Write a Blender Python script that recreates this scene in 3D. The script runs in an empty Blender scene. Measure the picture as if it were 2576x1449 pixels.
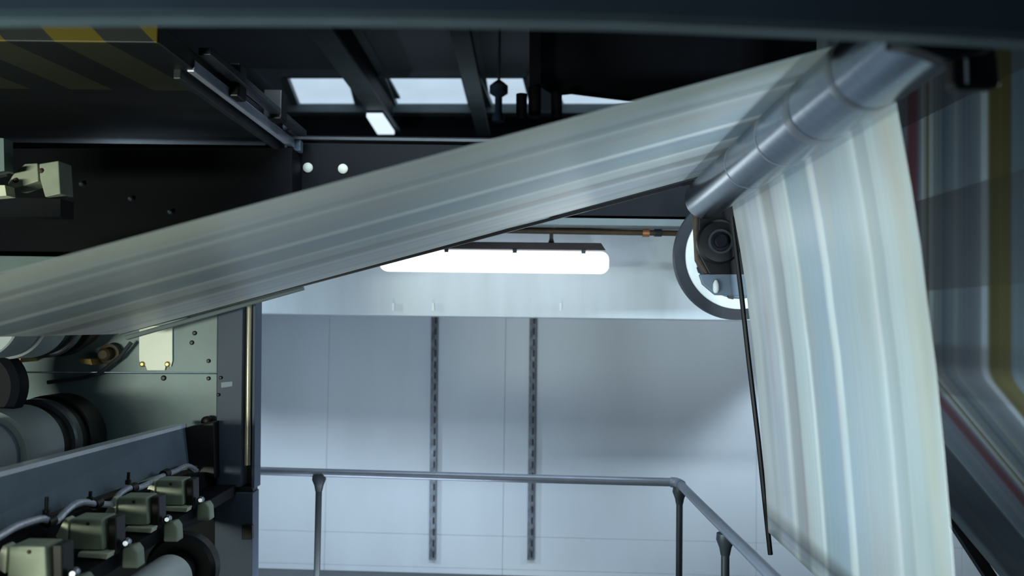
import bpy, math, random
from mathutils import Vector, Matrix
random.seed(7)
S = bpy.context.scene
COL = S.collection
PI = math.pi

# ------------------------------------------------------------------ camera, world, lights, exposure
F, CX, CY = 2200.0, 1288.0, 724.5          # focal length and centre in pixels of the 2576 x 1449 frame
CAMZ = 1.85                                # eye height over the press platform
ROLL = 0.014
_y = Vector((12 / F, -85.5 / F, -1)).normalized()       # depth axis seen by the camera
_z = Vector((math.sin(ROLL), math.cos(ROLL), 0)); _z = (_z - _y * _z.dot(_y)).normalized()
_x = _y.cross(_z)
ROT = Matrix((_x, _y, _z))                 # camera -> world (rows are the world axes in camera space)
CAMP = Vector((0, 0, CAMZ))
cd = bpy.data.cameras.new('camera'); cam = bpy.data.objects.new('camera', cd); COL.objects.link(cam)
cd.sensor_width = 36.0; cd.lens = F * 36.0 / 2576; cd.clip_start = 0.05
cd.dof.use_dof = True; cd.dof.focus_distance = 3.7; cd.dof.aperture_fstop = 1.6
cam.matrix_world = Matrix.Translation(CAMP) @ ROT.to_4x4()
S.camera = cam
w = bpy.data.worlds.new('hall_dark'); S.world = w; w.use_nodes = True
w.node_tree.nodes['Background'].inputs[0].default_value = (0.35, 0.5, 0.68, 1)
w.node_tree.nodes['Background'].inputs[1].default_value = 0.018
S.view_settings.view_transform = 'Standard'; S.view_settings.look = 'None'
S.view_settings.exposure = 0.0; S.view_settings.gamma = 1.0
S.view_settings.use_curve_mapping = False

def area(name, loc, target, sx, sy, power, col, spread=180):
    l = bpy.data.lights.new(name, 'AREA'); l.shape = 'RECTANGLE'; l.size = sx; l.size_y = sy
    l.energy = power; l.color = col; l.spread = math.radians(spread)
    o = bpy.data.objects.new(name, l); COL.objects.link(o); o.location = loc
    o.rotation_euler = (Vector(target) - Vector(loc)).to_track_quat('-Z', 'Y').to_euler()
    return o
# lights round the press, outside the view, some of them added fill
area('press_lamp', (-2.6, 0.9, CAMZ - 0.5), (-1.7, 4.2, CAMZ - 0.25), 0.9, 0.15, 62, (0.93, 1.0, 0.82))
area('aisle_fill', (-0.9, 2.2, CAMZ - 0.85), (1.0, 2.9, CAMZ - 0.2), 1.2, 0.5, 13, (0.70, 0.89, 1.0), 85)  # fill added below the view to brighten the falling run
area('unit_fill', (-1.0, 0.7, CAMZ - 0.95), (-0.6, 2.5, CAMZ + 0.25), 0.9, 0.2, 5, (0.90, 1.0, 0.90), 110)  # added to brighten the left of the rising web
area('colour_web_fill', (1.15, 1.3, CAMZ - 0.8), (1.45, 2.9, CAMZ + 0.25), 0.4, 0.2, 20, (0.80, 0.92, 1.0), 80)  # unseen light added to lift the dark colour web
area('bay_side_lamp', (2.56, 4.85, CAMZ + 0.36), (1.4, 6.4, CAMZ - 1.1), 0.14, 0.12, 34, (0.76, 0.91, 1.0))
area('bay_end_lamp', (-2.72, 4.85, CAMZ + 0.36), (-1.9, 6.4, CAMZ - 1.1), 0.14, 0.12, 40, (0.76, 0.91, 1.0))
area('rear_lamp', (3.6, 3.2, CAMZ + 0.35), (1.4, 3.2, CAMZ + 0.1), 0.6, 0.6, 36, (0.80, 0.95, 1.0), 75)
area('gallery_lamp', (0.3, 3.5, CAMZ + 1.42), (0.3, 6.46, CAMZ - 1.2), 3.0, 0.12, 21, (0.74, 0.91, 1.0), 90)
area('bay_fill', (-0.75, 4.35, CAMZ - 1.62), (-1.3, 6.46, CAMZ + 0.1), 1.2, 0.3, 19, (0.78, 0.90, 1.0))  # low fill added to brighten the shaded back wall
area('roof_fill', (-0.3, 8.0, CAMZ + 1.3), (-0.3, 8.6, CAMZ + 2.6), 2.4, 0.2, 4, (0.80, 0.92, 1.0))  # uplight added to lift the roof sheet between the joists
LAMP_STRENGTH = 2.2

# ------------------------------------------------------------------ pixel -> place
def ray(px, py):
    return ROT @ Vector(((px - CX) / F, -(py - CY) / F, -1))
def P(px, py, Y):                          # point at depth Y
    d = ray(px, py); return CAMP + d * (Y / d.y)
def PX(px, py, X):
    d = ray(px, py); return CAMP + d * (X / d.x)
def PZ(px, py, zc):                        # point at height zc over the eye
    d = ray(px, py); return CAMP + d * (zc / d.z)
WALLS = 0.042
def PW(px, py, c):                         # point on an upright plane parallel to the back wall
    d = ray(px, py); return CAMP + d * (c / (d.y + WALLS * d.x))
NW = Vector((WALLS, 1, 0)).normalized()    # pointing into the wall
EX = Vector((1, -WALLS, 0)).normalized()   # along the wall
UP = Vector((0, 0, 1))
def W(x, y, zc): return Vector((x, y, CAMZ + zc))

# ------------------------------------------------------------------ materials
MATS = {}
def lin(c):
    return tuple((v / 12.92 if v <= 0.04045 else ((v + 0.055) / 1.055) ** 2.4) for v in [x / 255 for x in c])
def mat(name, rgb, rough=0.5, metal=0.0, var=0.12, scale=6.0, bump=0.0, emit=0.0, coat=0.0, stretch=(1, 1, 1)):
    m = bpy.data.materials.new(name); m.use_nodes = True; nt = m.node_tree; b = nt.nodes['Principled BSDF']
    c = lin(rgb)
    b.inputs['Roughness'].default_value = rough; b.inputs['Metallic'].default_value = metal
    b.inputs['Coat Weight'].default_value = coat
    tc = nt.nodes.new('ShaderNodeTexCoord'); mp = nt.nodes.new('ShaderNodeMapping'); mp.inputs['Scale'].default_value = stretch
    nt.links.new(tc.outputs['Object'], mp.inputs[0])
    n = nt.nodes.new('ShaderNodeTexNoise'); n.inputs['Scale'].default_value = scale; n.inputs['Detail'].default_value = 5
    nt.links.new(mp.outputs[0], n.inputs['Vector'])
    r = nt.nodes.new('ShaderNodeValToRGB')
    r.color_ramp.elements[0].position = 0.3; r.color_ramp.elements[1].position = 0.72
    r.color_ramp.elements[0].color = (*[v * (1 - var) for v in c], 1)
    r.color_ramp.elements[1].color = (*[min(1, v * (1 + var)) for v in c], 1)
    nt.links.new(n.outputs['Fac'], r.inputs[0]); nt.links.new(r.outputs[0], b.inputs['Base Color'])
    if bump:
        bp = nt.nodes.new('ShaderNodeBump'); bp.inputs['Strength'].default_value = bump; bp.inputs['Distance'].default_value = 0.002
        nt.links.new(n.outputs['Fac'], bp.inputs['Height']); nt.links.new(bp.outputs[0], b.inputs['Normal'])
    if emit:
        nt.links.new(r.outputs[0], b.inputs['Emission Color']); b.inputs['Emission Strength'].default_value = emit
    MATS[name] = m; return m

M_wall = mat('wall_paint', (196, 205, 216), 0.55, 0, 0.05, 2.5, stretch=(1, 1, .35))
M_bulk = mat('bulkhead_paint', (196, 208, 218), 0.5, 0, 0.06, 3.0, stretch=(3, 1, .4))
M_channel = mat('slotted_steel', (96, 104, 116), 0.4, 0.6, 0.5, 40, stretch=(1, 1, .5))
M_slot = mat('slot_black', (18, 20, 26), 0.6)
M_dark = mat('black_paint', (15, 18, 25), 0.6, 0, 0.2, 4)
MATS['black_paint'].node_tree.nodes['Principled BSDF'].inputs['Specular IOR Level'].default_value = 0.15
M_black = mat('black_steel', (11, 12, 16), 0.45, 0.2, 0.2, 8)
M_soffit = mat('soffit_paint', (46, 44, 46), 0.6, 0, 0.15, 4)
M_beam = mat('beam_paint', (72, 92, 118), 0.55, 0, 0.12, 4)
M_flange = mat('flange_paint', (88, 108, 122), 0.5, 0, 0.1, 9)
M_ceil = mat('roof_sheet', (84, 92, 100), 0.8, 0, 0.12, 1.2)
M_joist = mat('joist_paint', (92, 104, 108), 0.6, 0, 0.12, 3)
M_frame = mat('press_green', (122, 142, 146), 0.5, 0.0, 0.16, 2.6, bump=.15)
M_col = mat('column_blue', (60, 72, 90), 0.6, 0.1, 0.1, 7, stretch=(1, 1, .3))
M_steel = mat('polished_steel', (170, 174, 182), 0.26, 1.0, 0.08, 30)
M_brass = mat('polished_rod', (232, 226, 200), 0.22, 0.25, 0.05, 9)
M_roller = mat('roller_chrome', (132, 142, 154), 0.24, 1.0, 0.16, 26, stretch=(1, 6, 1))
M_band = mat('roller_band', (150, 158, 166), 0.35, 0.8, 0.06, 20)
M_barrel = mat('cylinder_blanket', (146, 156, 162), 0.5, 0, 0.1, 5)
M_ring = mat('cylinder_ring', (104, 110, 118), 0.32, 0.7, 0.1, 12)
M_beige = mat('ink_block_beige', (158, 168, 150), 0.55, 0, 0.12, 18)
M_cream = mat('bracket_cream', (232, 236, 214), 0.5, 0, 0.06, 18)
M_brown = mat('rusty_brown', (70, 58, 44), 0.6, 0.1, 0.25, 20)
M_label = mat('label_white', (240, 244, 232), 0.4, 0, 0.03, 10)
M_gold = mat('brass_clip', (196, 172, 104), 0.35, 0.6, 0.15, 20)
M_cover = mat('cover_slate', (104, 120, 136), 0.5, 0.1, 0.12, 6)
M_silver = mat('silver_paint', (176, 184, 204), 0.3, 0.2, 0.08, 20)
M_sheen = mat('painted_sheen', (228, 234, 248), 0.3, 0.0, 0.04, 20, coat=0.6)  # pale paint carrying the sheen of the beam's top edge
M_hose = mat('braided_hose', (206, 209, 224), 0.3, 0.3, 0.2, 60)
M_rail = mat('rail_paint', (126, 134, 150), 0.38, 0.35, 0.08, 12)
M_post = mat('post_paint', (50, 56, 62), 0.45, 0.2, 0.15, 12)
M_wring = mat('wheel_white', (222, 228, 230), 0.45, 0, 0.05, 10)
M_wdark = mat('wheel_rim', (40, 46, 54), 0.5, 0.1, 0.12, 10)
M_floor = mat('platform_plate', (84, 90, 94), 0.5, 0.3, 0.15, 8)
M_orange = mat('copper_fitting', (170, 120, 86), 0.4, 0.5, 0.2, 20)
M_lampbody = mat('lamp_housing', (74, 70, 76), 0.55, 0, 0.1, 9)
M_diff = mat('lamp_diffuser', (246, 252, 255), 0.4, 0, 0.01, 3, emit=LAMP_STRENGTH)
M_sky = mat('skylight_pane', (190, 212, 230), 0.4, 0, 0.06, 1.5, emit=0.95)
M_sky2 = mat('far_tube', (205, 222, 235), 0.4, 0, 0.03, 1.5, emit=1.3)

def stripes_mat(nm, ca, cb):
    m = bpy.data.materials.new(nm); m.use_nodes = True; nt = m.node_tree; b = nt.nodes['Principled BSDF']
    b.inputs['Roughness'].default_value = 0.5
    tc = nt.nodes.new('ShaderNodeTexCoord'); sp = nt.nodes.new('ShaderNodeSeparateXYZ'); nt.links.new(tc.outputs['Object'], sp.inputs[0])
    def mth(op, a, bb):
        n = nt.nodes.new('ShaderNodeMath'); n.operation = op
        for i, v in enumerate((a, bb)):
            if isinstance(v, (int, float)): n.inputs[i].default_value = v
            else: nt.links.new(v, n.inputs[i])
        return n.outputs[0]
    s = mth('ADD', sp.outputs[0], sp.outputs[2]); s = mth('SUBTRACT', s, mth('MULTIPLY', sp.outputs[1], 0.12))
    s = mth('ADD', s, 40 * 0.336 + HZ0); t = mth('FRACT', mth('DIVIDE', s, 0.336), 0)
    y = mth('LESS_THAN', t, 0.51); y = mth('MULTIPLY', y, mth('LESS_THAN', sp.outputs[1], 0.62))
    n = nt.nodes.new('ShaderNodeTexNoise'); n.inputs['Scale'].default_value = 9; n.inputs['Detail'].default_value = 4
    mx = nt.nodes.new('ShaderNodeMix'); mx.data_type = 'RGBA'
    mx.inputs['A'].default_value = (*lin(ca), 1); mx.inputs['B'].default_value = (*lin(cb), 1)
    nt.links.new(y, mx.inputs['Factor']); nt.links.new(mx.outputs['Result'], b.inputs['Base Color'])
    return m

def ramp_mat(name, stops, rough, patches, streak=0.10, translucent=0.0, pf=0.25, tone=1.0):
    """printed paper: columns of print across the web (u), running along it (v)"""
    m = bpy.data.materials.new(name); m.use_nodes = True; nt = m.node_tree; b = nt.nodes['Principled BSDF']
    b.inputs['Roughness'].default_value = rough; b.inputs['Specular IOR Level'].default_value = 0.5
    uv = nt.nodes.new('ShaderNodeUVMap'); uv.uv_map = 'UVMap'
    sp = nt.nodes.new('ShaderNodeSeparateXYZ'); nt.links.new(uv.outputs[0], sp.inputs[0])
    r = nt.nodes.new('ShaderNodeValToRGB'); cr = r.color_ramp
    stops = sorted(stops)
    while len(cr.elements) < len(stops): cr.elements.new(0.5)
    for e, (p, c) in zip(cr.elements, stops): e.position = p; e.color = (*[v * tone for v in lin(c)], 1)
    nt.links.new(sp.outputs[0], r.inputs[0])
    def noise(su, sv, det):
        mp = nt.nodes.new('ShaderNodeMapping'); mp.inputs['Scale'].default_value = (su, sv, 1)
        nt.links.new(uv.outputs[0], mp.inputs[0])
        n = nt.nodes.new('ShaderNodeTexNoise'); n.inputs['Scale'].default_value = 1; n.inputs['Detail'].default_value = det
        nt.links.new(mp.outputs[0], n.inputs['Vector']); return n.outputs['Fac']
    f = noise(70, 0.25, 3)
    r2 = nt.nodes.new('ShaderNodeValToRGB'); r2.color_ramp.elements[0].position = 0.3; r2.color_ramp.elements[1].position = 0.7
    r2.color_ramp.elements[0].color = (1 - 2 * streak,) * 3 + (1,); r2.color_ramp.elements[1].color = (1, 1, 1, 1)
    nt.links.new(f, r2.inputs[0])
    mu = nt.nodes.new('ShaderNodeMix'); mu.data_type = 'RGBA'; mu.blend_type = 'MULTIPLY'; mu.inputs['Factor'].default_value = 1
    nt.links.new(r.outputs[0], mu.inputs['A']); nt.links.new(r2.outputs[0], mu.inputs['B'])
    last = mu.outputs['Result']
    for i, c in enumerate(patches):
        f = noise(11 + 3 * i, 1.3 + .35 * i, 1.5)
        rr = nt.nodes.new('ShaderNodeValToRGB'); rr.color_ramp.elements[0].position = 0.52; rr.color_ramp.elements[1].position = 0.74
        rr.color_ramp.elements[0].color = (0, 0, 0, 1); rr.color_ramp.elements[1].color = (pf,) * 3 + (1,)
        nt.links.new(f, rr.inputs[0])
        mx = nt.nodes.new('ShaderNodeMix'); mx.data_type = 'RGBA'; mx.inputs['B'].default_value = (*lin(c), 1)
        nt.links.new(rr.outputs[0], mx.inputs['Factor']); nt.links.new(last, mx.inputs['A']); last = mx.outputs['Result']
    nt.links.new(last, b.inputs['Base Color'])
    if translucent:
        t = nt.nodes.new('ShaderNodeBsdfTranslucent'); nt.links.new(last, t.inputs[0])
        ms = nt.nodes.new('ShaderNodeMixShader'); ms.inputs[0].default_value = translucent
        nt.links.new(b.outputs[0], ms.inputs[1]); nt.links.new(t.outputs[0], ms.inputs[2])
        nt.links.new(ms.outputs[0], nt.nodes['Material Output'].inputs[0])
    return m

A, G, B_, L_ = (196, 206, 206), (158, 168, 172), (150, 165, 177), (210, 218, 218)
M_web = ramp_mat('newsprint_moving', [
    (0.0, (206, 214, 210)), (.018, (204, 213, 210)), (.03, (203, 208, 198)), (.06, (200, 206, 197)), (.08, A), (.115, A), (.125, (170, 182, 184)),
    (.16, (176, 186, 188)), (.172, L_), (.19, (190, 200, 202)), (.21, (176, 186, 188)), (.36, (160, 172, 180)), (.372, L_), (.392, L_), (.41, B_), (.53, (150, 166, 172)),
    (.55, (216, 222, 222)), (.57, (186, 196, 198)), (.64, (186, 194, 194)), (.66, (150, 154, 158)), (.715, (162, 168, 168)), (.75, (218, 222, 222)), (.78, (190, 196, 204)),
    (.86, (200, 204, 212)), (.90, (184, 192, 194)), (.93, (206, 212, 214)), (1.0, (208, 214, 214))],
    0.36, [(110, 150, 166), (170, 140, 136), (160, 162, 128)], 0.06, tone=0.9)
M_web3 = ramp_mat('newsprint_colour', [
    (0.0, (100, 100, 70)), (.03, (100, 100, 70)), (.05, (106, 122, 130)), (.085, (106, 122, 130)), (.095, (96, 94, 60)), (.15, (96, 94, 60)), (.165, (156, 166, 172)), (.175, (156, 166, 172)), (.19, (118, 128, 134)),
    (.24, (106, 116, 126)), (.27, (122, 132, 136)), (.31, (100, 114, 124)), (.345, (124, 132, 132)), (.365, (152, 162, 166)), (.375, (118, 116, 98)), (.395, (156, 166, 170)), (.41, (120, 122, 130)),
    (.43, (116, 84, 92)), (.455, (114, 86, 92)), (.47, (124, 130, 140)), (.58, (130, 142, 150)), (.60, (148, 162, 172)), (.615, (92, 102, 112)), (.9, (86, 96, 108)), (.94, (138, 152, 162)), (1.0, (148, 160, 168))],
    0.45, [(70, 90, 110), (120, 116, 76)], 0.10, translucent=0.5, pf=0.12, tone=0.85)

# ------------------------------------------------------------------ mesh builder
class MB:
    def __init__(s): s.v = []; s.f = []; s.uv = None; s.smooth = False
    def prism(s, pts, vec):
        """closed solid: polygon pts extruded by vec"""
        n = len(pts); o = len(s.v); vec = Vector(vec)
        s.v += [Vector(p) for p in pts] + [Vector(p) + vec for p in pts]
        s.f.append([o + i for i in range(n)][::-1]); s.f.append([o + n + i for i in range(n)])
        for i in range(n): j = (i + 1) % n; s.f.append([o + i, o + j, o + n + j, o + n + i])
        return s
    def box(s, c, ax, ay, az):
        """centre and three half-axes"""
        c, ax, ay, az = map(Vector, (c, ax, ay, az))
        return s.prism([c - ax - ay - az, c + ax - ay - az, c + ax - ay + az, c - ax - ay + az], ay * 2)
    def abox(s, x0, x1, y0, y1, z0, z1):
        return s.prism([W(x0, y0, z0), W(x1, y0, z0), W(x1, y0, z1), W(x0, y0, z1)], (0, y1 - y0, 0))
    def bar(s, a, b, w_, h, up=UP):
        a, b = Vector(a), Vector(b); d = (b - a).normalized(); sd = d.cross(up).normalized(); u = sd.cross(d).normalized()
        q = [a - sd * w_ / 2 - u * h / 2, a + sd * w_ / 2 - u * h / 2, a + sd * w_ / 2 + u * h / 2, a - sd * w_ / 2 + u * h / 2]
        return s.prism(q, b - a)
    def lathe(s, o_, d, prof, seg=32, caps=True):
        """profile (t, r) turned about the axis from o_ along d"""
        o_, d = Vector(o_), Vector(d).normalized()
        a = d.orthogonal().normalized(); b = d.cross(a); k = len(s.v); s.smooth = True
        for t, r in prof:
            for i in range(seg):
                an = 2 * PI * i / seg; s.v.append(o_ + d * t + (a * math.cos(an) + b * math.sin(an)) * r)
        for j in range(len(prof) - 1):
            for i in range(seg):
                i2 = (i + 1) % seg; s.f.append([k + j * seg + i, k + j * seg + i2, k + (j + 1) * seg + i2, k + (j + 1) * seg + i])
        if caps:
            s.f.append([k + i for i in range(seg)][::-1]); e = k + (len(prof) - 1) * seg; s.f.append([e + i for i in range(seg)])
        return s
    def cyl(s, a, b, r, seg=20, r2=None):
        a, b = Vector(a), Vector(b); L = (b - a).length
        return s.lathe(a, b - a, [(0, r), (L, r if r2 is None else r2)], seg)
    def ring(s, o_, d, r0, r1, t0, t1, seg=56):
        """closed ring of inner radius r0, outer r1"""
        s.lathe(o_, d, [(t0, r0), (t0, r1), (t1, r1), (t1, r0), (t0, r0)], seg, caps=False); return s
    def tube(s, pts, r, seg=10):
        pts = [Vector(p) for p in pts]; k = len(s.v); s.smooth = True; n = len(pts); u = None
        for i, p in enumerate(pts):
            d = (pts[min(i + 1, n - 1)] - pts[max(i - 1, 0)]).normalized()
            u = d.orthogonal().normalized() if u is None else (u - d * u.dot(d)).normalized()
            b = d.cross(u)
            rr = r[i] if isinstance(r, (list, tuple)) else r
            for j in range(seg):
                an = 2 * PI * j / seg; s.v.append(p + (u * math.cos(an) + b * math.sin(an)) * rr)
        for i in range(n - 1):
            for j in range(seg):
                j2 = (j + 1) % seg; s.f.append([k + i * seg + j, k + i * seg + j2, k + (i + 1) * seg + j2, k + (i + 1) * seg + j])
        s.f.append([k + i for i in range(seg)][::-1]); e = k + (n - 1) * seg; s.f.append([e + i for i in range(seg)])
        return s
    def build(s, name, m, parent=None, bevel=0.0, seg=2, origin=None):
        base = Vector((0, 0, 0))
        if parent is not None:
            q = parent
            while q is not None: base += q.location; q = q.parent
        lo = Vector(origin) if origin is not None else (Vector((0, 0, 0)) if parent is not None else
             Vector((sum(v.x for v in s.v) / len(s.v), sum(v.y for v in s.v) / len(s.v), min(v.z for v in s.v))))
        me = bpy.data.meshes.new(name)
        sh = base + lo if parent is None else base
        me.from_pydata([v - sh for v in s.v], [], s.f); me.materials.append(m)
        if s.uv:
            l = me.uv_layers.new(name='UVMap')
            for lp in me.loops: l.data[lp.index].uv = s.uv[lp.vertex_index]
        import bmesh
        bm = bmesh.new(); bm.from_mesh(me)
        if not s.uv: bmesh.ops.recalc_face_normals(bm, faces=bm.faces)
        if s.smooth:
            for f in bm.faces: f.smooth = True
            for e in bm.edges:
                if len(e.link_faces) == 2 and e.calc_face_angle(0) > 0.6: e.smooth = False
        bm.to_mesh(me); bm.free()
        o = bpy.data.objects.new(name, me); COL.objects.link(o)
        if parent is None: o.location = sh
        else: o.parent = parent
        if bevel:
            b = o.modifiers.new('edge', 'BEVEL'); b.width = bevel; b.segments = seg; b.limit_method = 'ANGLE'; b.harden_normals = False
        return o

def tag(o, label, cat, group=None):
    o['label'] = label; o['category'] = cat
    if group: o['group'] = group
    return o
def thing(name, label, cat, loc, group=None):
    o = bpy.data.objects.new(name, None); COL.objects.link(o); o.empty_display_size = 0.1; o.location = loc
    return tag(o, label, cat, group)
def structure(o): o['kind'] = 'structure'; return o
def copy_tree(o, loc):
    c = o.copy(); COL.objects.link(c); c.location = loc
    for ch in list(o.children):
        d = ch.copy(); COL.objects.link(d); d.parent = c
        for g in list(ch.children):
            e = g.copy(); COL.objects.link(e); e.parent = d
    return c

# ------------------------------------------------------------------ the hall
YW, YB, YL = 6.46, 5.20, 4.85      # back wall, face of the bulkhead, row of lamps
structure(MB().abox(-6, 6, -2.5, 11, -CAMZ - .08, -CAMZ).build('floor', M_floor))
ZC = 2.6
structure(MB().abox(-7, 7, 3.5, 9.0, ZC, ZC + .12).abox(-7, -2.9, 9.0, 10.7, ZC, ZC + .12).abox(1.9, 7, 9.0, 10.7, ZC, ZC + .12)
          .build('ceiling', M_ceil))
structure(MB().abox(-7, 7, 10.62, 10.75, -CAMZ, ZC).build('wall_far', M_dark))
# back wall under the mezzanine: backing with panels
wl = EX; wc = NW * YW / 1.0
def wallpt(x, zc, c): return Vector((x, c - WALLS * x, CAMZ + zc))
wb = structure(MB().prism([wallpt(-3.2, -CAMZ, YW + .03), wallpt(4.6, -CAMZ, YW + .03), wallpt(4.6, .9, YW + .03), wallpt(-3.2, .9, YW + .03)], NW * .12)
               .build('wall_back', M_wall))
xj = [-3.2] + [PW(p, 1000, YW).x for p in (825, 1270)] + [1.75, 3.2, 4.6]
zj = [-CAMZ] + [PW(1100, p, YW).z - CAMZ for p in (1428, 1345)] + [.6]
for i in range(len(xj) - 1):
    for k in range(len(zj) - 1):
        g = .0008
        q = [wallpt(xj[i] + g, zj[k] + g, YW), wallpt(xj[i + 1] - g, zj[k] + g, YW), wallpt(xj[i + 1] - g, zj[k + 1] - g, YW), wallpt(xj[i] + g, zj[k + 1] - g, YW)]
        MB().prism(q, NW * .028).build('panel', M_wall, wb, bevel=.002)
# slotted steel uprights on the wall
for n, px in ((1, 1094), (2, 1341)):
    t, b = PW(px, 792, YW - .02), PW(px - 6, 1408, YW - .02)
    ch = structure(MB().bar(b, t, .05, .022, up=NW).build('trim_%d' % n, M_channel, bevel=.003))
    sl = MB()
    for k in range(22):
        c = b + (t - b) * ((k + .5) / 22) - NW * .0115
        sl.box(c + EX * .008, EX * .007, NW * .001, UP * .024)
    o = sl.build('slot', M_slot, ch); o['kind'] = 'stuff'
# bulkhead, with a lip along its foot
BX0, BX1 = -2.51, 2.22
zb = PW(1250, 797, YB).z - CAMZ
bk = structure(MB().prism([wallpt(BX0, zb, YB), wallpt(BX1, zb, YB), wallpt(BX1, .56, YB), wallpt(BX0, .56, YB)], NW * (YW - YB))
               .build('wall_upper', M_bulk, bevel=.004))
for px in (990, 1090, 1410):
    c = PW(px, 772, YB); MB().box(c - NW * .006, EX * .006, NW * .006, UP * .022).build('bracket', M_wring, bk)

# mezzanine over the back bay
zs = .55
mz = thing('mezzanine', 'dark mezzanine deck spanning above the hanging tube light', 'platform', W(0.3, 4.6, zs))
MB().abox(-1.35, 4.4, 4.6, 4.66, zs, .975).build('fascia', M_dark, mz, bevel=.003)
MB().abox(-1.35, 4.4, 4.66, 6.5, zs + .02, .96).build('soffit', M_soffit, mz)
MB().prism([P(735, 343, 4.57), P(1240, 350, 4.57), P(1700, 357, 4.57), P(1700, 364, 4.57), P(1240, 357, 4.57), P(735, 350, 4.57)], (0, .05, 0)).build('top_rail', M_post, mz)
for px, py in ((775, 422), (863, 425)):
    c = P(px, py, 4.6); MB().lathe(c, (0, -1, 0), [(0, .026), (.008, .026), (.016, .018), (.02, .006)], 18).build('bolt', M_label, mz)  # white heads stand in for the glint on steel
MB().abox(-1.35, 4.4, 4.6, 4.74, zs - .035, zs + .02).build('lower_flange', M_joist, mz, bevel=.003)
pp = thing('conduit_pipe', 'thin tan conduit under the mezzanine edge with a copper fitting', 'pipe', P(1550, 582, 4.78))
a, b = P(1180, 578, 4.78), P(1900, 590, 4.78)
MB().cyl(a, b, .016).build('pipe', M_brown, pp)
c0 = a.lerp(b, .618); MB().cyl(c0 - (b - a).normalized() * .018, c0 + (b - a).normalized() * .018, .024).build('fitting', M_orange, pp)
c0 = a.lerp(b, .66); MB().cyl(c0 - (b - a).normalized() * .02, c0 + (b - a).normalized() * .02, .021).build('coupling', M_post, pp)
c0 = a.lerp(b, .3); MB().cyl(c0, (c0.x, c0.y, CAMZ + zs - .03), .008).build('hanger', M_post, pp)

# hanging tube lights: one in view, the next of the row on either side
lc = PW(1530, 640, YL)
def fixture(label):
    x1 = lc.x; x0 = x1 - 1.27; zt = PW(1400, 633, YL).z; zbm = PW(1300, 686, YL).z; c = YL
    root = thing('tube_light', label, 'light', wallpt((x0 + x1) / 2, 0, c))
    root.location.z = zbm
    def pt(x, z, dy=0): return Vector((x, c - WALLS * x + dy, z))
    d = MB().prism([pt(x0, zbm, -.065), pt(x1, zbm, -.065), pt(x1, zt, -.065), pt(x0, zt, -.065)], NW * .13)
    d.build('diffuser', M_diff, root, bevel=.042, seg=5)
    MB().prism([pt(x0 + .05, zt + .003, -.075), pt(x1 - .02, zt + .003, -.075), pt(x1 - .045, zt + .045, -.06), pt(x0 + .075, zt + .045, -.06)], NW * .145).build('housing', M_lampbody, root, bevel=.004)
    for k in range(4):
        x = x1 - .142 - k * .375
        if x < x0: continue
        MB().box(pt(x, zt - .004, -.078), EX * .012, NW * .004, UP * .012).build('clip', M_post, root, bevel=.003)
    for x in (x0 + .25, PW(1387, 600, YL).x):
        MB().cyl(pt(x, zt + .04), pt(x, zt + .075), .020, r2=.010).cyl(pt(x, zt + .07), pt(x, CAMZ + zs - .01), .011).build('hanger_rod', M_post, root)
    return root
f0 = fixture('lit white tube light hanging on rods before the pale bulkhead')

# roof: skylights, joists, far tube, hanging dark duct
zsk = ZC
for n, (x0, x1) in enumerate(((712, 905), (958, 1190), (1197, 1345), (1375, 1640))):
    y0, y1 = 178, 263
    q = [PZ(x0, y0, zsk), PZ(x1 - 20, y0, zsk), PZ(x1, y1, zsk), PZ(x0 + 35, y1, zsk)]
    wn = structure(MB().prism(q, (0, 0, .05)).build('window_%d' % (n + 1), M_sky))
    fr = MB()
    for i in range(4): fr.bar(q[i] - UP * .02, q[(i + 1) % 4] - UP * .02, .09, .10)
    fr.build('frame', M_joist, wn)
def joist(pa, pb, zc, wd, ht, label):
    a, b = PZ(*pa, zc), PZ(*pb, zc); d = (b - a).normalized()
    a = a - d * 3.0; b = b + d * .25
    root = thing('ceiling_joist', label, 'beam', (a + b) / 2)
    u = UP * (ht / 2)
    MB().bar(a + u, b + u, .03, ht).build('web', M_dark, root)
    MB().bar(a, b, wd, .03).build('lower_flange', M_joist, root)
    MB().bar(a + UP * ht, b + UP * ht, wd, .03).build('upper_flange', M_joist, root)
joist((835, 115), (975, 315), 2.2, .20, .38, 'wider slanting roof joist with the short tube light at its end')
joist((1165, 115), (1213, 325), 2.2, .15, .38, 'narrow steep roof joist between the second and third skylight panes')
q = [PZ(922, 294, 2.12), PZ(962, 294, 2.12), PZ(992, 338, 2.12), PZ(950, 338, 2.12)]
t = thing('roof_light', 'small bright roof light at the end of the wide joist', 'light', q[0])
MB().prism(q, (0, 0, .04)).build('lens', M_sky2, t)
MB().prism([p + UP * .041 for p in q], (0, 0, .05)).build('housing', M_dark, t)
# cross beam behind the skylights
tag(MB().prism([P(640, 264, 10.2), P(1700, 268, 10.2), P(1700, 285, 10.2), P(640, 281, 10.2)], (0, .2, 0)).build('cross_beam', M_joist),
    'grey cross beam running just below the skylight panes', 'beam')
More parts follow.
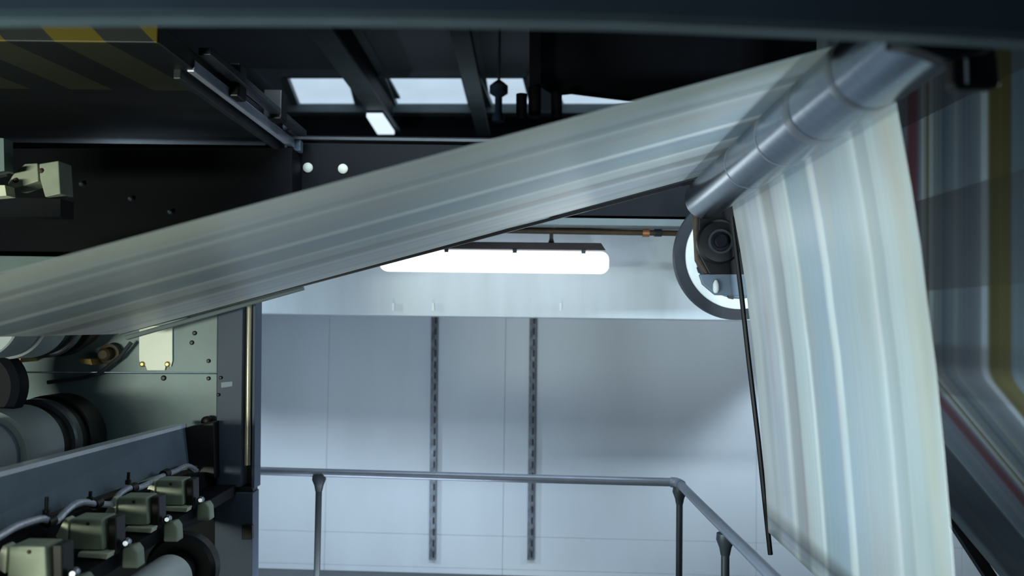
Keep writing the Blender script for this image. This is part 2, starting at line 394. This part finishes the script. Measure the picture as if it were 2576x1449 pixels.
# dark duct with post right of the skylights
t = thing('air_duct', 'large black duct hanging above the mezzanine right of the skylights', 'duct', P(1350, 240, 6.0))
MB().prism([P(1338, -160, 6.0), P(2350, -160, 6.0), P(2350, 262, 6.0), P(1700, 258, 6.0), P(1520, 236, 6.0), P(1440, 226, 6.0), P(1400, 230, 6.0), P(1372, 215, 6.0), P(1338, 190, 6.0)], (0, .12, 0)).build('casing', M_dark, t)
MB().prism([P(1332, -160, 5.8), P(1360, -160, 5.8), P(1360, 300, 5.8), P(1332, 300, 5.8)], (0, .08, 0)).build('post', M_dark, t)
for (x, y, r) in ((1345, 245, 16), (1400, 258, 14), (1312, 262, 14)):
    MB().cyl(P(x, y - 25, 5.75), P(x, y + 40, 5.75), r * 5.75 / F).build('valve', M_dark, t)
tag(MB().lathe(P(1255, 207, 7.0), (0, 0, -1), [(-.7, .01), (-.02, .012), (0, .04), (.03, .075), (.09, .075), (.12, .03), (.24, .03), (.28, .05), (.32, .05)], 18).build('hall_pendant', M_col),
    'blurred grey pendant hanging in front of the third skylight pane', 'pendant')

# ------------------------------------------------------------------ foreground beam
edge = [(-400, 74), (0, 68), (400, 66), (800, 67), (1050, 69), (1550, 78), (1850, 90), (2100, 101), (2350, 113), (2600, 127), (2900, 150)]
YF = 1.36
t = thing('machine_beam', 'long dark blue steel beam crossing the very top with a lit lower flange', 'beam', P(1288, 66, YF))
low = [P(x, y, YF + .032) for x, y in edge]
near = [Vector((p.x, YF, p.z + .004)) for p in low]
fl = MB()
for i in range(len(low) - 1):
    q = [near[i], near[i + 1], low[i + 1], low[i]]
    fl.prism(q, (0, 0, .012))
fl.build('flange', M_flange, t)
we = MB(); nv = len(near)
pts = [p + Vector((0, 0, .010)) for p in near] + [near[-1] + Vector((0, 0, .3)), near[0] + Vector((0, 0, .3))]
we.prism([p - Vector((0, .004, 0)) for p in pts], (0, .03, 0)); we.build('web', M_beam, t)

# ------------------------------------------------------------------ overhead guard with hazard stripes, left
YH = 2.88
hb0, hb1 = P(-900, 122, YH), P(396, 107, YH)
HR = Vector((P(395, 107, YH).x, YH, P(395, 107, YH).z))
HZ0 = 0.0
t = thing('overhead_guard', 'black overhead guard with yellow hazard stripes under the beam', 'guard', HR)
x98 = P(145, 112, YH)
HZ0 = -((x98.x - HR.x) + (x98.z - HR.z)) - 0.0
M_haz = stripes_mat('hazard_stripes', (40, 44, 46), (96, 84, 22)); M_haz_shade = stripes_mat('shaded_stripes', (18, 19, 24), (44, 46, 34))  # second set darkened in colour for the shaded underside
def slabpt(x, y, z): return Vector((x, y, z))
zl = HR.z
MB().prism([slabpt(-3.4, YH, zl - .004), slabpt(HR.x, YH, zl), slabpt(HR.x, YH, zl + .075), slabpt(-3.4, YH, zl + .075)], (0, .012, 0)).build('hazard_strip', M_haz, t, bevel=.003)
MB().prism([slabpt(-3.4, YH + .012, zl - .002), slabpt(HR.x, YH + .012, zl + .002), slabpt(HR.x, YH + .012, zl + .073), slabpt(-3.4, YH + .012, zl + .073)], (0, 1.71, 0)).build('deck', M_haz_shade, t, bevel=.004)
# lit metal rail under the right side of the guard
t2 = thing('guide_rail', 'slanting metal guide rail along the right side of the striped guard', 'rail', P(640, 300, 3.9))
a, b = P(480, 165, 3.2), P(735, 362, 4.5)
MB().bar(a, b, .03, .045).build('rail', M_silver, t2, bevel=.004)
MB().bar(a + Vector((.05, 0, .055)), b + Vector((.05, 0, .055)), .05, .03).build('tray', M_post, t2, bevel=.004)
MB().bar(a + Vector((-.05, 0, -.02)), b + Vector((-.05, 0, -.02)), .03, .06).build('angle', M_post, t2, bevel=.004)
for (px, py, Y) in ((585, 208, 3.6), (692, 268, 4.1)):
    c = P(px, py, Y); MB().box(c, (.045, 0, 0), (0, .05, 0), (0, 0, .07)).build('clamp', M_black, t2, bevel=.008)
for (px, py) in ((722, 318), (715, 300)):
    c = P(px, py, 4.35); MB().cyl(c, c + Vector((0, .12, 0)), .022).build('end_stop', M_ring, t2)
MB().box(P(735, 368, 4.52), (.05, 0, 0), (0, .03, 0), (0, 0, .03)).build('foot', M_cover, t2, bevel=.004)

# ------------------------------------------------------------------ left printing unit
YP = 4.25
hd = thing('press_housing', 'black upper head of the printing unit above the rising web', 'machine', W(-2.0, 4.3, .25))
MB().prism([P(-500, 375, 4.4), P(735, 372, 4.4), P(735, 690, 4.4), P(-500, 690, 4.4)], (0, .2, 0)).build('cover', M_dark, hd)
for px, py in ((205, 463), (328, 500), (427, 533)):
    c = P(px, py, 4.38); MB().lathe(c, (0, -1, 0), [(-.02, .012), (.008, .012), (.014, .006)], 12).build('screw', M_ring, hd)

fr = thing('press_unit', 'grey green side frame of the printing unit beside the steel column', 'machine', P(300, 1449, YP))
def plate(pxs, name, m, depth=.06, Y=YP, bev=.004):
    return MB().prism([P(x, y, Y) for x, y in pxs], (0, depth, 0)).build(name, m, fr, bevel=bev)
plate([(-260, 933), (546, 938), (549, 650), (-260, 640)], 'upper_plate', M_frame)
plate([(-260, 1620), (543, 1620), (546, 940), (-260, 936)], 'lower_plate', M_frame)
for px, py, r in ((490, 838, .011), (483, 862, .011), (525, 908, .010), (525, 952, .010), (412, 951, .013), (238, 1028, .010), (500, 800, .009)):
    c = P(px, py, YP); MB().lathe(c, (0, -1, 0), [(-.01, r), (.004, r), (.008, r * .6)], 14).build('bolt', M_black, fr)
c = P(528, 1058, YP); MB().lathe(c, (0, -1, 0), [(0, .012), (.03, .012), (.032, .026), (.05, .026), (.058, .014)], 20).build('knob', M_black, fr)
# bearing lumps by the upper cylinder
c = P(285, 890, YP); MB().lathe(c, (0, -1, 0), [(0, .05), (.05, .05), (.052, .03), (.10, .03), (.11, .02)], 24).build('bearing', M_brown, fr)
MB().tube([P(120, 962, 4.2), P(200, 952, 4.2), P(250, 940, 4.2), P(300, 900, 4.2), P(330, 862, 4.2)], .010).build('oil_pipe', M_post, fr)
MB().prism([P(200, 903, 4.12), P(228, 903, 4.12), P(232, 918, 4.12), P(203, 914, 4.12)], (0, .13, 0)).build('lug', M_gold, fr)
MB().prism([P(28, 893, 4.1), P(55, 893, 4.1), P(50, 912, 4.1), P(38, 912, 4.1)], (0, .15, 0)).build('lug', M_gold, fr)

t = thing('notice_plate', 'blank white plate with notched corners on the grey green frame', 'sign', P(393, 930, YP))
MB().prism([P(x, y, YP - .004) for x, y in ((352, 822), (435, 818), (435, 908), (431, 922), (418, 921), (416, 931), (372, 931), (368, 920), (356, 918), (352, 905))], (0, -.008, 0)).build('plate', M_label, t)
for px in (361, 424):
    c = P(px, 916, YP); MB().lathe(c, (0, -1, 0), [(0, .014), (.014, .014), (.02, .007)], 12).build('screw', M_gold, t)

cl = thing('steel_column', 'blue grey steel column with a bright rod in its slot', 'column', P(592, 1449, 4.2))
def cpl(pxs, name, m, Y, depth, bev=.003):
    return MB().prism([P(x, y, Y) for x, y in pxs], (0, depth, 0)).build(name, m, cl, bevel=bev)
cpl([(543, 1224), (606, 1226), (613, 640), (549, 640)], 'upper_panel', M_col, 4.17, .10)
cpl([(540, 1238), (636, 1240), (634, 1620), (539, 1620)], 'lower_panel', M_col, 4.17, .10)
cpl([(541, 1620), (636, 1620), (642, 640), (549, 640)], 'back_plate', M_black, 4.26, .05)
cpl([(632, 1230), (640, 1230), (645, 640), (637, 640)], 'edge_strip', M_col, 4.16, .10)
cpl([(541, 1224), (636, 1226), (636, 1239), (541, 1237)], 'sill', M_black, 4.19, .08)
MB().cyl(P(622, 1170, 4.22), P(628, 660, 4.22), .0135).build('rod', M_brass, cl)
cpl([(556, 976), (585, 972), (585, 959), (556, 962)], 'tag_plate', M_cover, 4.168, .01, .001)
cpl([(608, 1358), (634, 1358), (634, 1322), (608, 1322)], 'latch', M_black, 4.15, .03)
for px, py in ((556, 950), (550, 993)):
    c = P(px, py, 4.17); MB().lathe(c, (0, -1, 0), [(0, .008), (.006, .008), (.009, .004)], 12).build('screw', M_black, cl)

def cylinder(label, X, zc, parts):
    root = thing('printing_cylinder', label, 'roller', W(X, parts[0][1], zc), 'rollers of the left printing unit')
    for name, y0, y1, r, m, rr in parts:
        MB().lathe(W(X, y0, zc), (0, 1, 0), [(0, r - rr), (rr, r), (y1 - y0 - rr, r), (y1 - y0, r - rr)], 64).build(name, m, root)
cylinder('upper pale roller with dark rings tucked beneath the rising web', -2.12, -.005, [
    ('shaft', 3.80, 4.25, .09, M_black, .002), ('barrel', 3.42, 3.60, .172, M_barrel, .006), ('barrel', 3.615, 3.80, .180, M_barrel, .008), ('groove', 3.80, 3.88, .168, M_black, .002),
    ('bearer_ring', 3.88, 3.93, .186, M_ring, .006), ('groove', 3.93, 4.0, .165, M_black, .002), ('flange', 4.0, 4.06, .185, M_black, .004), ('hub', 4.06, 4.2, .15, M_brown, .01)])
cylinder('lower pale roller with thick black end rings above the slate beam', -2.12, -.57, [
    ('shaft', 3.80, 4.25, .09, M_black, .002), ('barrel', 2.9, 3.47, .155, M_barrel, .006), ('groove', 3.47, 3.50, .15, M_cover, .002), ('barrel', 3.50, 3.78, .186, M_barrel, .012), ('groove', 3.78, 3.85, .172, M_black, .002),
    ('bearer_ring', 3.85, 3.91, .2, M_ring, .008), ('groove', 3.91, 3.97, .19, M_black, .002), ('flange', 3.97, 4.12, .207, M_black, .006)])
cylinder('bright roller with a black rim at the lower end of the column', -1.275, -.966, [
    ('barrel', 2.3, 3.29, .085, M_wring, .012), ('groove', 3.29, 3.37, .07, M_black, .002), ('rim', 3.37, 3.45, .135, M_black, .014)])
# left edge: dark bearer of a further roller
t = thing('bearer_wheel', 'black wheel at the edge between the two pale rollers', 'roller', W(-2.06, 3.5, -.3), 'rollers of the left printing unit')
c = P(-58, 975, 3.6)
MB().lathe(c, (0, 1, 0), [(0, .14), (.02, .165), (.09, .165), (.11, .14)], 48).build('tyre', M_dark, t)
MB().lathe(c, (0, 1, 0), [(-.015, .05), (.0, .06), (.14, .06)], 24).build('hub', M_dark, t)

# slate cover beam along the unit
cb = thing('cover_beam', 'slate grey cover beam with a polished top edge in painted sheen over the ink blocks', 'beam', P(240, 1240, 3.3))
a0, a1 = P(-330, 1288, 2.2), P(470, 1075, 4.12)
b0, b1 = P(-330, 1450, 2.2), P(480, 1166, 4.12)
MB().prism([a0, a1, b1, b0], (-.03, 0, 0)).build('face', M_cover, cb)
up_ = Vector((0, 0, .016))
MB().prism([a0 + up_, a1 + up_, a1, a0], (-.05, 0, 0)).build('top_edge', M_sheen, cb)
MB().prism([P(455, 1080, 4.1), P(480, 1072, 4.1), P(538, 1062, 4.1), P(540, 1205, 4.1), P(470, 1180, 4.1)], (0, .16, 0)).build('end_block', M_black, cb, bevel=.004)
MB().prism([P(388, 1100, 4.02), P(402, 1096, 4.02), P(404, 1185, 4.02), P(390, 1188, 4.02)], (-.012, 0, .0)).build('seam_strip', M_post, cb)
MB().prism([P(-330, 1640, 2.2), P(540, 1300, 4.2), P(540, 1180, 4.2), P(-330, 1455, 2.2)], (-.05, 0, 0)).build('skirt', M_dark, cb)

# ink blocks in a row
MB().prism([P(-260, 1620, 4.2), P(539, 1620, 4.2), P(540, 1206, 4.2), P(470, 1182, 4.2), P(300, 1230, 4.2), P(-260, 1400, 4.2)], (0, .04, 0)).build('darkening_panel', M_dark, fr)  # black panel added to darken the gap before the side plate
bed = tag(MB().abox(-1.60, -1.32, 2.0, 4.2, -.84, -.790).build('ink_bed', M_dark, bevel=.004), 'dark bed rail carrying the row of beige ink blocks', 'rail')
def ink_block(label, loc):
    root = thing('ink_block', label, 'block', loc, 'ink blocks along the left unit')
    def q(x, y, z): return Vector(loc) + Vector((x, y, z))
    MB().prism([q(0, 0, 0), q(.116, 0, 0), q(.108, 0, .10), q(.004, 0, .10)], (0, .10, 0)).build('housing', M_beige, root, bevel=.006, seg=3)
    MB().prism([q(.035, -.012, -.022), q(.14, -.03, -.022), q(.145, -.03, -.004), q(.04, -.012, -.004)], (0, .10, 0)).build('ledge', M_cream, root, bevel=.003)
    MB().prism([q(-.055, .02, .035), q(-.005, .0, .02), q(-.003, .0, .095), q(-.02, .01, .10)], (0, .05, 0)).build('side_bracket', M_cream, root, bevel=.004)
    MB().lathe(q(.062, 0, .085), (0, -1, 0), [(-.004, .006), (.002, .006), (.004, .003)], 10).build('screw', M_brown, root)
    MB().prism([q(.122, .02, -.02), q(.15, .02, -.02), q(.145, .02, .10), q(.116, .02, .10)], (0, .07, 0)).build('side_plate', M_black, root, bevel=.004)
    MB().prism([q(.15, .06, -.075), q(.205, .06, -.075), q(.2, .06, -.02), q(.185, .06, 0), q(.15, .06, -.01)], (0, .06, 0)).build('foot', M_beige, root, bevel=.006)
    MB().lathe(q(.165, .065, .012), (.25, -1, .1), [(0, .014), (.03, .014), (.04, .008)], 14).build('knob', M_steel, root)
    return root
x0 = -1.452; zt = -.764
labs = ['brightest beige ink block at the lower corner of the picture', 'beige ink block second along the hose from the corner',
        'dimmer beige ink block third along the hose from the corner', 'darkest farthest beige ink block before the black end block']
b_first = ink_block(labs[0], W(x0, 2.53, zt))
blocks = [b_first]
for k in range(1, 4):
    c = copy_tree(b_first, W(x0 - .003 * k, 2.53 + .35 * k, zt)); c['label'] = labs[k]; blocks.append(c)
# hose along the blocks
hp = [(-60, 1380), (0, 1346), (42, 1322), (90, 1306), (112, 1303), (126, 1312), (145, 1306), (165, 1285), (190, 1266), (215, 1261), (240, 1266), (256, 1266), (282, 1265), (300, 1242), (324, 1226), (345, 1226), (362, 1220),
      (385, 1208), (412, 1194), (440, 1184), (472, 1170), (500, 1186), (530, 1204)]
hs = thing('braided_hose', 'wavy silver hose clipped along above the ink blocks', 'hose', P(240, 1266, 3.1))
def hy(px): return min(4.16, 3300.0 / (1300 - px))
hpts = []
for i in range(len(hp) - 1):
    for s_ in range(4):
        f_ = s_ / 4; q0 = hp[max(i - 1, 0)]; q1 = hp[i]; q2 = hp[i + 1]; q3 = hp[min(i + 2, len(hp) - 1)]
        cr = lambda k: 0.5 * (2 * q1[k] + (q2[k] - q0[k]) * f_ + (2 * q0[k] - 5 * q1[k] + 4 * q2[k] - q3[k]) * f_ ** 2 + (3 * q1[k] - q0[k] - 3 * q2[k] + q3[k]) * f_ ** 3)
        hpts.append(P(cr(0), cr(1) + 2, hy(cr(0))))
MB().tube(hpts, .0115).build('hose', M_hose, hs)
for px, py in ((124, 1312), (243, 1266), (333, 1228), (416, 1192)):
    c = P(px, py, hy(px)); d = Vector((.1, 1, .1)).normalized()
    rg = MB().cyl(c - d * .018, c + d * .018, .019).build('clip', M_black, hs)
for px, py, h in ((116, 1300, 50), (226, 1258, 22), (322, 1218, 30)):
    c = P(px, py, hy(px)); e = P(px + 2, py - h, hy(px)); MB().cyl(c, e, .006).cyl(c, c.lerp(e, .35), .011).build('pin', M_black, hs)

# dim second row up under the guard
r2 = thing('ink_rail', 'black rail under the guard holding two dim beige blocks', 'rail', P(60, 470, 3.3))
MB().prism([P(-260, 490, 3.3), P(152, 500, 3.3), P(152, 545, 3.3), P(-260, 545, 3.3)], (0, .1, 0)).build('rail', M_dark, r2)
for lab, pts in (('dim beige block with a rusty screw under the striped guard', ((98, 412), (147, 404), (149, 440), (152, 487), (113, 496), (100, 450))),
                 ('dim beige block with slanted top left of the screwed one', ((34, 436), (62, 412), (94, 410), (97, 455), (30, 478), (18, 462)))):
    t = thing('ink_block', lab, 'block', P(*pts[0], 3.28), 'dim blocks under the guard')
    MB().prism([P(x, y, 3.29) for x, y in pts], (0, .10, 0)).build('housing', M_beige, t, bevel=.004)
    c = P(pts[0][0] + 6, pts[0][1] + 18, 3.29); MB().lathe(c, (0, -1, 0), [(-.01, .009), (.006, .009), (.009, .005)], 10).build('screw', M_brown, t)
t = thing('lever_arm', 'pale lever stub and bracket at the picture edge under the guard', 'lever', P(5, 450, 3.2))
MB().prism([P(-30, 440, 3.2), P(22, 431, 3.2), P(24, 436, 3.2), P(-30, 448, 3.2)], (0, .03, 0)).build('lever', M_steel, t)
MB().prism([P(-30, 345, 3.22), P(9, 348, 3.22), P(11, 430, 3.22), P(-30, 436, 3.22)], (0, .06, 0)).build('bracket', M_frame, t)
MB().prism([P(-30, 466, 3.2), P(12, 466, 3.2), P(16, 492, 3.2), P(-30, 496, 3.2)], (0, .06, 0)).build('tip', M_cream, t)

# ------------------------------------------------------------------ turning roller and its bearings
VX, VY = 1374.0, 815.0                     # where the roller's axis runs to in the picture
def ax(p, Y, Y0):                          # the place reached from pixel p at depth Y0 by running along the axis to depth Y
    s_ = Y0 / Y; return P(VX + (p[0] - VX) * s_, VY + (p[1] - VY) * s_, Y)
RC, RY = (2192, 170), 1.88
RR = 106 / F * RY
rn, rf = ax(RC, 1.50, RY), ax(RC, 3.85, RY)
ADIR = (rf - rn).normalized(); RL = (rf - rn).length
rt = thing('turning_roller', 'large dull chrome roller turning the paper web downward', 'roller', ax(RC, 2.6, RY))
MB().lathe(rn, ADIR, [(0, RR - .006), (.006, RR), (RL - .01, RR), (RL, RR - .01)], 96).build('barrel', M_roller, rt)
def along(Y): return ax(RC, Y, RY)
for Y in (2.55, 2.98):
    c = along(Y); MB().lathe(c, ADIR, [(0, RR - .0008), (.003, RR + .0003), (.009, RR + .0003), (.012, RR - .0008)], 96, False).build('band', M_band, rt)
for Y, wd in ((1.87, .04), (2.2, .06)):
    c = along(Y); MB().lathe(c, ADIR, [(0, RR - .0006), (.008, RR + .0003), (wd - .008, RR + .0003), (wd, RR - .0006)], 96, False).build('band', M_ring, rt)
MB().lathe(rn - ADIR * .006, ADIR, [(0, RR - .012), (.01, RR - .012)], 64).build('end_cap', M_black, rt)
MB().cyl(rn - ADIR * .12, rn, .03).build('journal', M_black, rt)
MB().cyl(rf, rf + ADIR * .25, .03).build('journal', M_black, rt)

t = thing('near_bearing', 'black rounded bearing block hanging below the beam beside the roller end', 'bearing', P(2450, 225, 1.50))
MB().prism([P(2392, 60, 1.50), P(2490, 60, 1.50), P(2514, 150, 1.50), P(2519, 216, 1.50), P(2500, 222, 1.50), P(2410, 224, 1.50), P(2396, 214, 1.50)], (0, .03, 0)).build('block', M_black, t, bevel=.012, seg=4)
MB().cyl(P(2432, 140, 1.497), P(2434, 210, 1.497), .003).build('highlight', M_cover, t)  # pale sliver shaped as the highlight down the block
MB().prism([P(2250, 20, 1.46), P(2500, 20, 1.46), P(2500, 124, 1.46), P(2380, 150, 1.46), P(2300, 118, 1.46), P(2250, 112, 1.46)], (0, .035, 0)).build('plate', M_black, t)

fb = thing('far_bearing', 'black round bearing housing at the far end of the roller', 'bearing', P(1800, 605, 3.95))
MB().prism([P(1744, 500, 3.96), P(1880, 470, 3.96), P(1880, 690, 3.96), P(1775, 690, 3.96), P(1752, 655, 3.96)], (0, .05, 0)).build('bracket', M_brown, fb, bevel=.005)
MB().prism([P(1758, 470, 3.93), P(1880, 470, 3.93), P(1880, 690, 3.93), P(1785, 690, 3.93), P(1758, 640, 3.93)], (0, .03, 0)).build('cover', M_black, fb, bevel=.005)
c = P(1806, 610, 3.93)
MB().lathe(c, (0, -1, 0), [(0, .10), (.03, .10), (.04, .09), (.045, .06)], 48).build('housing', M_black, fb)
MB().ring(c, (0, -1, 0), .045, .055, .04, .055).build('ring', M_post, fb)
MB().lathe(c, (0, -1, 0), [(.04, .03), (.07, .03), (.075, .024)], 24).build('cap', M_dark, fb)
MB().prism([P(1760, 690, 3.95), P(1885, 685, 3.95), P(1885, 745, 3.95), P(1800, 742, 3.95), P(1768, 715, 3.95)], (0, .03, 0)).build('lower_plate', M_cover, fb, bevel=.004)
MB().lathe(P(1801, 737, 3.94), (0, 0, 1), [(0, .008), (.012, .014), (.04, .014), (.058, .006)], 14).build('grease_nipple', M_wring, fb)

wh = thing('hand_wheel', 'big wheel with dark tyre and white inner ring behind the bearing', 'wheel', P(1856, 645, 4.35))
c = P(1858, 644, 4.35); k = 4.35 / F
MB().ring(c, (0, 1, 0), 134 * k, 161 * k, 0, .06, 80).build('tyre', M_wdark, wh)
MB().ring(c, (0, 1, 0), 108 * k, 134 * k, .005, .05, 80).build('inner_ring', M_wring, wh)
MB().lathe(c, (0, 1, 0), [(.0, 20 * k), (.09, 20 * k)], 24).build('hub', M_post, wh)
MB().lathe(c, (0, 1, 0), [(.025, 109 * k), (.035, 109 * k)], 80).build('disc', M_cover, wh)
for an in (0, 60, 120, 180, 240, 300):
    d = Vector((math.cos(math.radians(an + 20)), 0, math.sin(math.radians(an + 20))))
    MB().bar(c + d * 18 * k + Vector((0, .015, 0)), c + d * 110 * k + Vector((0, .015, 0)), .03, .02, up=Vector((0, 1, 0))).build('spoke', M_wdark, wh)
MB().cyl(c + Vector((0, .09, 0)), c + Vector((0, .80, 0)), .02).build('axle', M_post, wh)

# ------------------------------------------------------------------ paper webs
def web(name, m, profile, y0, y1, Y0, nu=44, thick=.0002, ripple=.0):
    """profile: pixels at depth Y0, carried along the roller's axis from y0 (near edge) to y1 (far edge)"""
    mb = MB(); mb.smooth = True; mb.uv = []
    L = [0.0]
    for i in range(1, len(profile)):
        L.append(L[-1] + math.dist(profile[i], profile[i - 1]) * Y0 / F)
    us = [0.0, .0008] + [i / (nu - 2) for i in range(1, nu - 2)] + [.9992, 1.0]
    for side in (0,):
        for j, p in enumerate(profile):
            for i in range(nu + 1):
                u = us[i]; q = ax(p, y0 + (y1 - y0) * u, Y0)
                q = q + Vector((.6, 0, .4)) * (ripple * math.sin(u * 23 + 1.0 + .3 * math.sin(L[j] * 1.5)) * (0.5 + 0.5 * math.sin(L[j] * 1.1)))
                mb.v.append(q); mb.uv.append((u, L[j]))
    for j in range(len(profile) - 1):
        for i in range(nu):
            a_ = j * (nu + 1) + i; mb.f.append([a_, a_ + 1, a_ + nu + 2, a_ + nu + 1])
    o = mb.build(name, m)
    so = o.modifiers.new('sheet', 'SOLIDIFY'); so.thickness = thick; so.offset = 0
    return o
def dense(pts, n):
    out = []
    for i in range(len(pts) - 1):
        for k in range(n):
            f_ = k / n; out.append((pts[i][0] + (pts[i + 1][0] - pts[i][0]) * f_, pts[i][1] + (pts[i + 1][1] - pts[i][1]) * f_))
    return out + [pts[-1]]
YN, YFAR = 2.0, 3.76
def sc(p, Ya, Yb): return (VX + (p[0] - VX) * Ya / Yb, VY + (p[1] - VY) * Ya / Yb)
cN = sc(RC, RY, YN); rN = RR * F / YN + 1.6
prof = []
# level run inside the printing unit, bend, rise to the roller, wrap, and fall
prof += dense([(-1200, 864), (-700, 864)], 4)[:-1]
bx, by = -545, 838.7
slope = -570 / 2090
prof += [(-680, 863.5), (-640, 858.5), (-600, 850.5), (-560, 841)]
tx, ty = cN[0] + rN * math.sin(math.atan(slope)), cN[1] - rN * math.cos(math.atan(slope))
line = lambda x: ty + slope * (x - tx)
prof += dense([(-540, line(-540)), (tx, ty)], 22)[:-1]
a0_ = math.atan2(ty - cN[1], tx - cN[0])
aim = (2256, 268)
for i in range(13):
    an = a0_ + (math.radians(-9) - a0_) * i / 12
    prof.append((cN[0] + rN * math.cos(an), cN[1] + rN * math.sin(an)))
last = prof[-1]
fall = [(2262, 300), (2293, 472), (2316, 620), (2332, 760), (2354, 925), (2376, 1150), (2397, 1403), (2412, 1600), (2425, 1800)]
prof += dense([last] + fall, 4)[1:]
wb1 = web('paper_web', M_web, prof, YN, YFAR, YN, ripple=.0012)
tag(wb1, 'bright printed newspaper web rising to the chrome roller and falling past it', 'paper web')
# pale strip and black bar past the far edge of the rising run
t = thing('guide_strip', 'thin pale strip showing under the far edge of the rising web', 'strip', P(540, 787, 4.0))
MB().bar(P(318, 850, 4.0), P(764, 724, 4.0), .03, .020).build('strip', M_joist, t, bevel=.004)
MB().bar(P(470, 800, 4.0) + Vector((0, .01, .012)), P(470, 800, 4.26) + Vector((0, 0, .012)), .02, .02).build('bracket', M_post, t)
tag(MB().bar(P(300, 838, 3.82), P(1745, 457, 3.82), .02, .014).build('edge_bar', M_black), 'thin black bar along the far edge of the rising web', 'bar')
# dark bar along the far edge of the falling run
eg = thing('edge_bar', 'thin black bar along the far edge of the falling web', 'bar', P(1930, 1390, 3.8))
ep = [P(x, y, 3.80) for x, y in ((1841, 545), (1864, 730), (1883, 900), (1908, 1110), (1938, 1395))]
MB().tube(ep, .011, 8).build('bar', M_black, eg)

# colour web behind, bending off to the lower right
X3 = 1.45
def px3(X, zc, Y): return None
prof3 = []
Yr = 3.0; sx = F / Yr
def q3(X, zc): return (1300 + X * sx, 810 - zc * sx)
prof3 += dense([q3(X3, 1.5), q3(X3, -.13)], 10)[:-1]
r3 = .10; th = math.atan2(1.0, 1.2)       # turn from straight down to down and right
cb3 = (X3 + r3, -.13)
for i in range(9):
    an = PI + th * i / 8; prof3.append(q3(cb3[0] + r3 * math.cos(an), cb3[1] + r3 * math.sin(an)))
e3 = (cb3[0] + r3 * math.cos(PI + th), cb3[1] + r3 * math.sin(PI + th))
prof3 += dense([q3(*e3), q3(e3[0] + 2.0, e3[1] - 2.4)], 10)[1:]
_VX, _VY = VX, VY; VX, VY = 1300.0, 810.0
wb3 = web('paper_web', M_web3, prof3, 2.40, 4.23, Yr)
VX, VY = _VX, _VY
tag(wb3, 'dim colour printed web with yellow and red streaks behind the falling web', 'paper web')
# rollers and bars behind the colour web
def back_roller(label, X, zc, r, y0=2.1, y1=4.4):
    t = thing('guide_roller', label, 'roller', W(X, y0, zc), 'guide rollers behind the colour web')
    MB().lathe(W(X, y0, zc), (0, 1, 0), [(0, r - .01), (.01, r), (y1 - y0 - .01, r), (y1 - y0, r - .01)], 48).build('barrel', M_black, t)
    MB().cyl(W(X, y0 - .15, zc), W(X, y1 + .15, zc), .03).build('shaft', M_steel, t)
back_roller('dark guide roller where the colour web bends away', X3 + r3 + .004, -.13, .092)
tag(MB().abox(X3 + .008, X3 + .03, 2.1, 4.5, .134, .458).build('cross_girder', M_black, bevel=.004), 'dark girder seen as a shade band through the colour web', 'beam')
tag(MB().abox(X3 + .008, X3 + .03, 2.1, 4.5, .75, 1.1).build('cross_girder', M_black, bevel=.004), 'dark girder behind the top of the colour web', 'beam')
t = thing('web_edge_bar', 'black bar under the far edge of the colour web at lower right', 'bar', P(2440, 1370, 4.26))
MB().bar(P(2330, 1205, 4.27), P(2620, 1650, 4.27), .05, .05, up=Vector((0, 1, 0))).build('bar', M_black, t)

# ------------------------------------------------------------------ handrail
hr = thing('handrail', 'grey pipe handrail turning the corner before the pale wall', 'railing', P(805, 1449, 4.5))
YR = 4.5
ra, rb = PW(560, 1182, YR), PW(1690, 1213, YR)
zr = rb.z
rc = PX(1722, 1222, rb.x + .035); 
path = [ra, PW(1300, 1203, YR), rb - EX * .06, rb, rb + Vector((.022, -.012, 0)), rb + Vector((.034, -.045, -.002))]
xr = rb.x + .036
e = rb.y - .06
path2 = [Vector((xr, e, zr - .004))] + [Vector((xr, yy, zr - .006)) for yy in (4.0, 3.5, 3.0, 2.5, 2.0)]
MB().tube(path[:4], .0215, 14).build('rail', M_rail, hr)
MB().tube([rb - EX * .005, rb + Vector((.018, -.008, 0)), rb + Vector((.032, -.03, -.002)), path2[0]], .026, 14).build('elbow', M_rail, hr)
MB().tube(path2, .0215, 14).build('rail', M_rail, hr)
def post(x, y, zt_):
    p = Vector((x, y, zt_)); pr = MB().cyl((x, y, 0), p, .0165, 14).build('post', M_post, hr)
    MB().lathe(p - UP * .085, UP, [(0, .018), (.03, .024), (.06, .036), (.085, .034)], 16).build('collar', M_post, pr)
q = PW(803, 1190, YR); post(q.x, q.y, q.z - .008)
post(xr, rb.y - .02, zr - .02)
post(xr, xr * F / (1826 - 1300), zr - .02)
